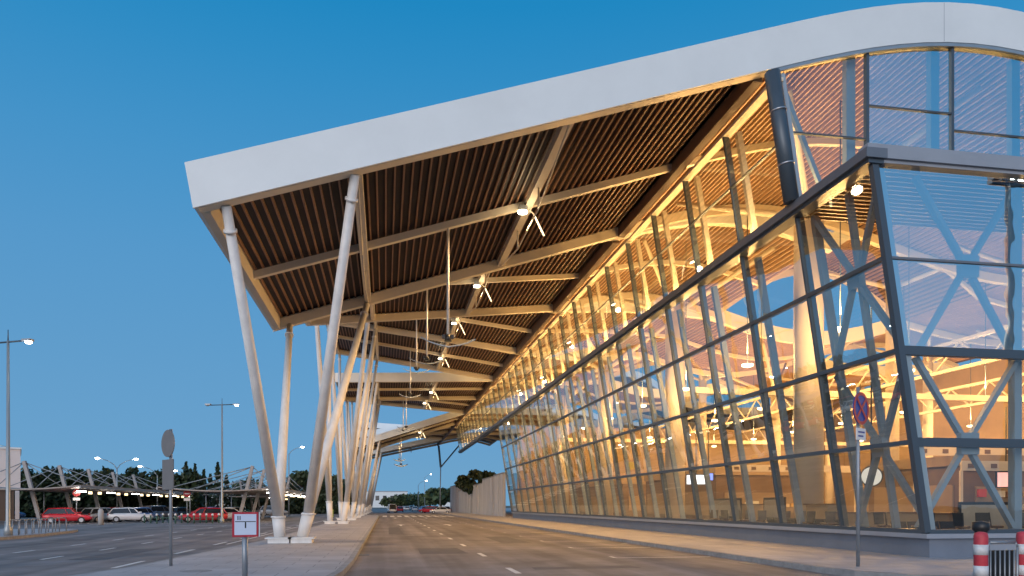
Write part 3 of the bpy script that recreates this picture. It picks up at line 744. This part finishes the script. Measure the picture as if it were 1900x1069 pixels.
car('hatch','black',335,963,70,'black hatchback right of the round sign pole')
car('sedan','white',418,966,190,'white saloon beside the tall lamp post')
car('hatch','green',447,957,30,'dark green hatchback behind the framed board')
car('sedan','grey',478,956,200,'dark grey saloon behind the framed board')
car('suv','silver',508,957,10,'silver off-roader at the foot of the first column')
car('van','white',551,951,15,'white van seen between the two nearest column feet')
car('sedan','black',590,951,20,'black saloon right of the second column foot')
car('hatch','silver',625,949,20,'small silver hatchback between the second group of column feet')
car('suv','blue',6,964,15,'blue off-roader in front of the white building at the left edge')
car('van','white',727,951.5,95,'white van coming down the road beyond the crossing', 'cars on the road')
car('hatch','red',742,950,90,'small red hatchback beside the white van beyond the crossing', 'cars on the road')
car('sedan','silver',770,948.6,90,'silver saloon far down the road in the middle', 'cars on the road')
car('hatch','blue',785,949,100,'blue hatchback far down the road next to the maroon car', 'cars on the road')
car('estate','red',796,952,150,'maroon estate at the kerb left of the white taxi', 'cars on the road')
car('sedan','white',817,953,175,'white taxi parked by the concrete wall at the far end', 'cars on the road')
for kind, colr, px, py, head, lab in (('hatch','silver',757,947.2,80,'silver hatchback deep in the queue at the road end'),('suv','black',764,946.3,95,'black off-roader farthest back at the road end'),('sedan','white',750,946.2,90,'white saloon deep in the queue behind the van'),('hatch','green',805,947.5,95,'dark green hatchback behind the white taxi'),('estate','silver',827,950.5,95,'silver estate close to the pinkish far wall')):
    car(kind, colr, px, py, head, lab, 'cars on the road')
for kind, colr, px, py, head, lab in (('hatch','white',229,962,80,'white hatchback in the second row behind the dark red estate'),('sedan','silver',310,960,85,'silver saloon in the second row right of the grey off-roader'),('hatch','white',436,961,70,'white hatchback in the second row right of the tall lamp post'),('estate','blue',396,961,80,'blue estate in the second row behind the large red estate'),('suv','white',462,953,90,'white off-roader far back above the framed board'),('hatch','red',494,953,60,'small red hatchback far back left of the first column')):
    car(kind, colr, px, py, head, lab)
# posts and small furniture
for k in range(13):
    p = gr(268+k*11.5, 970.5 + (k % 3)*.5)
    t = thing('fence_post', 'green fence post with a pale cap, number-like row before the cars', 'fence post', p, 0, 'green posts in front of the parked cars')
    t['label'] = 'short green post with pale cap in the row before the parked cars'
    b = MB(); b.tube((0,0,0),(0,0,.75),.07,.07,10); b.build('post', mat('post_green',(.05,.12,.09),.5), t)
    b = MB(); b.lathe((0,0,.752),[(.11,0),(.12,.1),(.05,.2)],10); b.build('cap', MATS['sign_white'], t)
p0, p1 = gr(266,970.7), gr(412,971)
b = MB(); b.tube(p0+Vector((0,0,.5)), p1+Vector((0,0,.5)), .035, n=8); tag(b.build('guard_rail', MATS['post_green']), 'thin green rail running through the short posts before the parked cars', 'rail')
p = gr(187,974); b = MB(); b.lathe(p,[(.22,0),(.22,1.25),(.12,1.4)],14); tag(b.build('bollard', M_concrete), 'pale round post standing in front of the silver hatchback', 'post')
for k in range(8):
    p = gr(22+k*13, 993.5-k*1.1, .154)
    b = MB(); b.path([(-.35,0,0),(-.35,0,.7),(-.28,0,.8),(.28,0,.8),(.35,0,.7),(.35,0,0)],.03,n=8)
    o = b.build('bike_hoop', M_grey, None, p); o.rotation_euler = (0,0,R(60)); tag(o, 'grey metal hoop in the row along the corner pavement', 'bike rack', 'metal hoops along the corner pavement')
p = at(610,941,60.5); b = MB(); b.box(-.35,.35,-.25,.25,0,1.0); b.box(-.4,.4,-.3,.3,1.003,1.1); o = b.build('grit_bin', mat('bin_lime',(.5,.6,.05),.5), None, (at(614,940,112).x,112,0)); tag(o, 'lime green bin seen beyond the feet of the second column group', 'bin')
# barrier at lower right
def barrier():
    q = gr(1820, 1140); q2 = gr(1899, 1137)
    for k,(p,lab) in enumerate(((q,'red and white striped post left of the steel crowd barrier'),(q2,'red and white striped post right of the steel crowd barrier, cut by the photo edge'))):
        t = thing('striped_post', lab, 'traffic post', (p.x,p.y,0), 0, 'striped posts holding the crowd barrier')
        b = MB(); b.lathe((0,0,0),[(.26,0),(.26,.09),(.14,.12)],16); b.build('rubber_foot', M_black, t)
        b = MB(); b.lathe((0,0,.12),[(.098,0),(.1,1.1),(.088,1.15),(.035,1.17)],18); pb = b.build('post_body', mat('post_red',(.55,.05,.07),.55,noise=.25,nscale=6), t)
        for z in (.30,.60,.93):
            b = MB(); b.lathe((0,0,z),[(.102,0),(.104,.16)],18); b.build('white_band', mat('band_white',(.7,.7,.7),.5,noise=.2,nscale=8), pb)
    L = (q2-q).length-.24; u = (q2-q).normalized()
    t = thing('crowd_barrier', 'short grey steel barrier with upright bars between the striped posts', 'barrier', q+u*.12, math.atan2(u.y,u.x))
    b = MB(); b.path([(0,0,.15),(0,0,1.05),(.04,0,1.12),(L-.04,0,1.12),(L,0,1.05),(L,0,.15)],.022,n=8); b.tube((0,0,.2),(L,0,.2),.02,n=8); b.build('frame', M_grey, t)
    b = MB(); b.box(.03,L-.03,-.012,.012,1.0,1.09); b.build('top_panel', M_sill, t)
    b = MB(); b.box(.03,L-.03,.03,.05,.2,.99); b.build('dark_sheet', M_black, t)  # black sheet added behind the bars to make the gaps dark
    for k in range(6):
        b = MB(); b.tube((.06+k*(L-.12)/5,0,.2),(.06+k*(L-.12)/5,0,1.0),.013,n=6); b.build('bar', M_grey, t)
    for x in (.06,L-.06):
        b = MB(); b.bar((x,-.3,.03),(x,.3,.03),.06,.03); b.build('foot', M_grey, t)
    b = MB(); b.lathe((q.x*1.15,q.y*1.15,0),[(.1,0),(.1,1.22),(.14,1.27),(.14,1.4),(.05,1.42)],16); tag(b.build('litter_bin', M_black), 'black post with a wide cap behind the striped post', 'bin')
barrier()
# ------------------------------------------------------------------ things in the hall
def hall_clock():
    p = at(1617,884,27.5)
    t = thing('wall_clock', 'round white clock hanging in the lit hall behind the sign pole', 'clock', p, R(-30))
    b = MB(); b.tube((0,0,0),(0,.1,0),.43,.43,32); b.build('case', M_black, t)
    b = MB(); b.tube((0,-.012,0),(0,-.002,0),.38,.38,32); b.build('dial', mat('dial',(.85,.85,.8),.4,emit=(1,.95,.85),es=.5), t)
    for a, l in ((20,.22),(185,.32)):
        b = MB(); b.bar((0,-.02,0),(l*math.sin(R(a)),-.02,l*math.cos(R(a))),.03,.006,up=(0,1,0)); b.build('hand', M_black, t)
    b = MB(); b.tube((0,.05,.43),(0,.05,7.5),.03,n=8); b.build('hanger', M_dark, t)
hall_clock()
def screen(px, py, Y, w, h, col, es, label, rz=-15):
    p = at(px,py,Y); t = thing('display_screen', label, 'screen', p, R(rz))
    b = MB(); b.box(-w/2,w/2,0,.12,-h/2,h/2); b.build('casing', M_black, t)
    b = MB(); b.box(-w/2+.04,w/2-.04,-.012,-.002,-h/2+.04,h/2-.04); b.build('panel', mat('screen_%d'%px,col,.3,emit=col,es=es), t)
    b = MB(); b.tube((0,.06,h/2),(0,.06,h/2+3.0),.03,n=8); b.build('hanger', M_dark, t)
screen(1292,890,40,1.15,.6,(.85,.9,1),2.2,'white lit display screen hanging in the hall, left of the blue one')
screen(1315,885,44,.6,.5,(.15,.25,.95),2.2,'small blue lit display screen beside the white one')
screen(1868,890,30,.9,.75,(1,.55,.5),.8,'pink and white lit screen behind the gable glass')
screen(1650,898,33,.35,.35,(1,.75,.1),2.0,'small yellow lit sign on the shop shelf behind the clock')
for (x0,y0,z0,w) in ((27.6,30.75,1.5,11),(27.6,30.75,2.1,11),(44.6,25.75,1.5,12),(23.1,47.75,1.6,6)):
    xx = x0
    while xx < x0+w:
        ww = random.uniform(.25,.6); hh = random.uniform(.2,.42)
        c = random.choice(((.5,.06,.05),(.6,.5,.35),(.1,.15,.3),(.55,.35,.1),(.2,.12,.08),(.6,.58,.5)))
        tag(MB().box(xx,xx+ww,y0,y0+.12,z0,z0+hh).build('shop_package', mat('pack_%.2f%.2f'%c[:2], c, .5)), 'coloured package on the lit shop shelves inside the hall', 'package', 'packages on the shop shelves'); xx += ww+random.uniform(.05,.5)
def counter(x, y, w, rz, label, h=1.15):
    t = thing('service_counter', label, 'counter', (x,y,.22), R(rz))
    b = MB(); b.box(-w/2,w/2,-.3,.3,0,h); b.build('front_panel', M_inwall, t)
    b = MB(); b.box(-w/2-.05,w/2+.05,-.4,.4,h+.003,h+.06); b.build('worktop', M_brown, t)
counter(19.2,30.4,3,80,'pale service counter beside the big round hall column',1.5)
counter(18.5,37,5,85,'long service counter below the white display screen',1.5)
counter(21.5,24.5,2.6,10,'low white counter behind the gable glass near the corner')
counter(27,24.8,3.2,0,'low white counter farther right behind the gable glass')
counter(20.5,28.2,3.5,0,'counter in front of the shop shelves below the clock')
def bench(x, y, rz, label):
    t = thing('waiting_bench', label, 'bench', (x,y,.22), R(rz), 'dark waiting benches by the glass')
    for k in range(4):
        x0 = -1.2+k*.6
        b = MB(); b.box(x0+.03,x0+.57,-.25,.25,.42,.47); b.build('seat', M_black, t)
        b = MB(); b.hexa([(x0+.03,.24,.5),(x0+.57,.24,.5),(x0+.57,.28,.5),(x0+.03,.28,.5),(x0+.03,.36,.95),(x0+.57,.36,.95),(x0+.57,.4,.95),(x0+.03,.4,.95)]); b.build('backrest', M_black, t)
    for x0 in (-.9,.9):
        b = MB(); b.box(x0-.03,x0+.03,-.22,.22,0,.42); b.build('leg', M_grey, t)
for k,(x,y,rz,lab) in enumerate(((17.6,21.6,0,'dark waiting bench nearest the glass corner'),(17.3,26.5,90,'dark waiting bench between the corner and the big column'),(17.2,29.6,90,'dark waiting bench at the foot of the big round column'),(17.2,34.4,90,'dark waiting bench left of the big round column'),(24.5,21.8,0,'dark waiting bench right of the corner behind gable glass'))): bench(x,y,rz,lab)
def stool(x, y, rz, label):
    t = thing('bar_stool', label, 'stool', (x,y,.22), R(rz), 'dark high stools along the glass')
    b = MB(); b.lathe((0,0,0),[(.22,0),(.2,.03),(.03,.05),(.03,.74)],12); b.build('pedestal', M_grey, t)
    b = MB(); b.lathe((0,0,.742),[(.17,0),(.2,.03),(.19,.08)],14); b.build('seat', M_brown, t)
    b = MB(); b.hexa([(-.18,.15,.82),(.18,.15,.82),(.18,.2,.82),(-.18,.2,.82),(-.2,.2,1.25),(.2,.2,1.25),(.2,.24,1.25),(-.2,.24,1.25)]); b.build('backrest', M_black, t)
pos = [(16.75+.25*(k%2), 20.6+.85*k) for k in range(20) if k not in (4,5,11,12)] + [(18.2+.8*k, 20.9+.2*(k%3)) for k in range(9)]
for k,(x,y) in enumerate(pos): stool(x, y, random.uniform(0,360), 'dark high stool with a low back standing behind the lower glass')
def board(x, y, w, h, rz, label):
    t = thing('display_board', label, 'board', (x,y,.22), R(rz))
    b = MB(); b.box(-w/2,w/2,-.03,.03,.1,h); b.build('panel', mat('board_pale',(.42,.36,.28),.6,noise=.1), t)
    b = MB(); b.box(-w/2-.06,w/2+.06,-.05,.05,h+.003,h+.1); b.build('top_rail', M_black, t)
    for sx in (-1,1):
        b = MB(); b.box(sx*(w/2+.035)-.03,sx*(w/2+.035)+.03,-.05,.05,0,h); b.build('upright', M_black, t)
board(17.6,31.5,2.6,1.75,80,'pale framed board beside the big round hall column')
board(17.5,36.3,4.2,1.75,85,'long dark-framed board under the white display screen')
board(20.4,22.4,2.2,1.5,5,'pale framed board behind the gable glass right of the corner')
for k,(x,y,z,w) in enumerate(((26,30,3.3,14),(26,33,4.2,10),(22,45,3.9,9))):
    t = thing('lit_fascia', ('long cream shop fascia behind the clock','high cream shop fascia above the shelves','cream shop fascia left of the big round column')[k], 'shop sign', (x,y,z))
    b = MB(); b.box(0,w,-.06,.06,0,.45); b.build('band', M_incol, t)
    for q in range(int(w/1.2)):
        b = MB(); b.box(.3+q*1.2,.62+q*1.2,-.085,-.063,.12,.32); b.build('sign_dot', M_brown, t)
    for q in (0,w):
        b = MB(); b.box(q-.06,q+.06,-.055,.055,-z+.22,-.003); b.build('post', M_incol, t)
# the mast that shows as a reflection in the gable glass
t = thing('floodlight_mast', 'tall floodlight mast in the forecourt, seen mirrored in the pale blue gable glass', 'floodlight mast', (46.7,-10,0))
b = MB(); b.tube((0,0,0),(0,0,27),.42,.2,14); b.build('mast', M_pole, t)
b = MB(); b.box(-1.6,1.6,-.2,.2,26,26.25); b.build('crossbar', M_dark, t)
for q in range(5):
    b = MB(); b.box(-1.55+q*.7,-1.1+q*.7,-.15,.3,26.3,26.75); hd = b.build('lamp_head', M_dark, t)
    b = MB(); b.box(-1.5+q*.7,-1.15+q*.7,.305,.33,26.35,26.7); b.build('lens', M_grey if q < 2 else M_lampw, hd)
# ------------------------------------------------------------------ trees, hedge, far buildings
def leaves(b, pts, size):
    for p in pts:
        n = Vector((random.gauss(0,1),random.gauss(0,1),random.gauss(0,1))).normalized()
        u = n.orthogonal().normalized(); v = n.cross(u); s = size*random.uniform(.6,1.4)
        b.face([p-u*s-v*s*.5, p+u*s-v*s*.5, p+u*s*.7+v*s*.6, p-u*s*.7+v*s*.6])
def conifer(x, y, h, r, label, n=900):
    t = thing('conifer', label, 'tree', (x,y,0), 0, 'conifers behind the car park')
    b = MB(); b.tube((0,0,0),(0,0,h*.96),.2,.03,8); b.build('trunk', M_bark, t)
    b = MB(); P = []
    for k in range(n):
        q = random.random()**1.3; z = h*(.1+.9*q); lay = .7+.3*math.sin(z*6+x); rr = r*(1-q)*lay*random.uniform(.3,1.05)+.05; a = random.uniform(0,2*PI)
        P.append(Vector((rr*math.cos(a), rr*math.sin(a), z-rr*.25)))
    leaves(b, P, .2); b.build('crown', M_conif, t)
for px, top, Y, r, lab in ((333,884,118,1.7,'slim conifer just right of the round sign'),(345,857,128,1.9,'tall pointed conifer, left one of the tallest pair'),(362,861,135,2.1,'dense pointed conifer right of the tallest one'),(378,872,130,1.9,'shorter conifer between two pointed ones'),(404,857,128,2.4,'broad tall conifer left of the lamp post'),(390,880,140,2.2,'low dark conifer behind the gap of the tall pair'),(420,882,138,2.0,'small conifer right of the lamp post'),(268,884,120,1.5,'small conifer behind the first shelter roof'),(200,876,125,1.5,'conifer tip showing over the left hedge'),(107,868,125,1.3,'narrow conifer tip over the hedge between the first masts')):
    q = at(px,top,Y); conifer(q.x,q.y,q.z,r,lab)
def broad(x, y, h, r, label, leaf=M_pine, n=1500, grp='broad trees in the distance', sz=.3):
    t = thing('tree', label, 'tree', (x,y,0), 0, grp)
    b = MB(); b.tube((0,0,0),(0,0,h*.55),r*.09,r*.06,8)
    for k in range(5):
        a = k*1.26; b.tube((0,0,h*.5),(r*.55*math.cos(a),r*.55*math.sin(a),h*.72),r*.045,r*.02,6)
    b.build('trunk', M_bark, t)
    cl = [(Vector((random.uniform(-.62,.62)*r,random.uniform(-.62,.62)*r,h*random.uniform(.5,.86))), r*random.uniform(.3,.5)) for _ in range(11)]
    P = []
    for k in range(n):
        c, cr = random.choice(cl); d = Vector((random.gauss(0,1),random.gauss(0,1),random.gauss(0,1))).normalized()
        P.append(c+Vector((d.x,d.y,d.z*.7))*cr*random.uniform(.55,1.05))
    b = MB(); leaves(b, P, sz); b.build('crown', leaf, t)
for px, top, Y, r, lab in ((572,872,170,5.5,'round pine crown seen between the first column legs'),(618,880,175,5,'round pine crown between the second group of legs'),(645,892,190,5,'lower pine crown behind the third column legs'),(470,893,165,5,'dark tree behind the leaning shelter masts'),(735,922,420,9,'far round tree left of the road end'),(757,922,430,9,'far round tree over the middle of the road'),(775,920,450,9,'far tree right of the middle of the road'),(798,921,400,7,'far tree above the maroon car'),(818,908,250,6,'dark tree left of the concrete wall end')):
    q = at(px,top,Y); broad(q.x,q.y,q.z,r,lab,sz=.35 if Y < 220 else .7)
for px, top, Y, r, lab in ((842,878,150,2.6,'bushy tree above the far concrete wall'),(860,868,140,2.6,'tall bushy tree above the middle of the concrete wall'),(878,866,132,2.3,'bushy tree nearest the glass above the concrete wall')):
    q = at(px,top,Y); broad(q.x+3,q.y,q.z,r,lab,leaf=M_hedge,grp='trees above the concrete wall',n=2200)
hb = MB(); P = []
for k in range(15000):
    x = random.uniform(-58,-27); yy = random.uniform(114,117.5); z = random.uniform(.1,6.4+.5*math.sin(x*1.7)+.35*math.sin(x*4.1))
    P.append(Vector((x,yy,z)))
leaves(hb, P, .3)
th = thing('hedge', 'tall dark cypress hedge behind the left car shelter', 'hedge', (0,0,0)); hb.build('foliage', M_hedge, th)
b2 = MB(); P = []
for k in range(9000):
    x = random.uniform(-30,-7); P.append(Vector((x, random.uniform(152,156), random.uniform(.1,5.6+1.1*math.sin(x*.9)+.7*math.sin(x*2.3)))))
leaves(b2, P, .4); tag(b2.build('hedge', M_conif), 'dark belt of shrubs far back behind the second car shelter', 'hedge')
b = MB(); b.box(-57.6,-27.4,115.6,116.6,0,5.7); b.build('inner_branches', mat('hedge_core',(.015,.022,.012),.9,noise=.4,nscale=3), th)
# buildings
t = thing('service_building', 'low white building with an open dark ground floor at the left edge', 'building', (-39.8,90,0), R(24))
b = MB(); b.box(-26,0,0,12,3.6,7.9); b.build('upper_wall', mat('pink_render',(.7,.64,.62),.7,noise=.1,nscale=.5), t)
b = MB(); b.box(-26,-.6,.6,11.5,0,3.597); b.build('ground_floor', M_brown, t)
b = MB(); b.box(-26.2,.1,-.15,12.2,7.903,8.1); b.build('roof_edge', M_fascia, t)
b = MB(); b.box(-.5,-.1,-.4,0-.005,0,3.59); b.build('pillar', mat('pink_render',(.7,.64,.62)), t)
b = MB(); b.box(-2.6,-2.0,3,3.6,8.1,15.2); b.build('chimney', M_brown, t)
walls = [(103,112,16.3,6.2,'nearest grey concrete wall panel beyond the glass hall'),(112.5,124,16.1,6.0,'second grey concrete wall panel from the glass hall'),(124.6,140,16.3,5.4,'third grey concrete wall panel, with trees above'),(141,165,16.1,4.8,'long far grey concrete wall panel'),(166,190,16.4,6.4,'farthest pinkish concrete wall panel at the road end')]
for k,(a,c,x,h,lab) in enumerate(walls):
    t = thing('concrete_wall', lab, 'wall', (x,a,0), 0, 'grey concrete wall panels past the hall')
    b = MB(); b.box(0,.4,0,c-a,0,h); b.build('panel', M_concrete if k < 4 else mat('pink_concrete',(.45,.36,.32),.8,noise=.2), t)
    b = MB(); b.box(-.06,.46,0,c-a,h+.003,h+.16); b.build('coping', M_kerb, t)
    n = int((c-a)/4)
    for q in range(1,n):
        b = MB(); b.box(-.1,-.003,q*4-.12,q*4+.12,0,h); b.build('pilaster', M_concrete, t)
b = MB(); b.tube((15.7,96.5,.15),(15.7,96.5,7.4),.06,n=8); 
far = [(-8,620,52,14,13,'pale long building across the far end of the road'),(60,560,40,12,10,'pale building at the far right end of the road'),(-95,540,60,12,9,'pale low building far behind the pines')]
for x,y,w,d,h,lab in far:
    t = thing('far_building', lab, 'building', (x,y,0), 0, 'pale buildings on the horizon')
    b = MB(); b.box(-w/2,w/2,0,d,0,h); b.build('wall', M_fascia, t)
    b = MB(); b.box(-w/2-.4,w/2+.4,-.4,d+.4,h+.01,h+.6); b.build('roof', M_sill, t)
    for q in range(int(w/6)):
        b = MB(); b.box(-w/2+2+q*6,-w/2+5+q*6,-.1,-.01,h*.45,h*.75); b.build('window', M_carglass, t)
# far end support of the roof: V strut on a pole
ye = Y0+16.2*NS-.6
b = MB(); b.tube((13.4,ye,.15),(13.6,ye,11.2),.12,.12,12); b.build('end_pole', M_concrete, T)
b = MB(); b.tube((13.6,ye,11.2),(13.1,ye,16.6),.26,.26,12); b.build('end_strut', M_bluegrey, T)
b = MB(); b.tube((13.6,ye,11.2),(18.6,ye,17.2),.18,.18,12); b.build('end_strut', M_bluegrey, T)
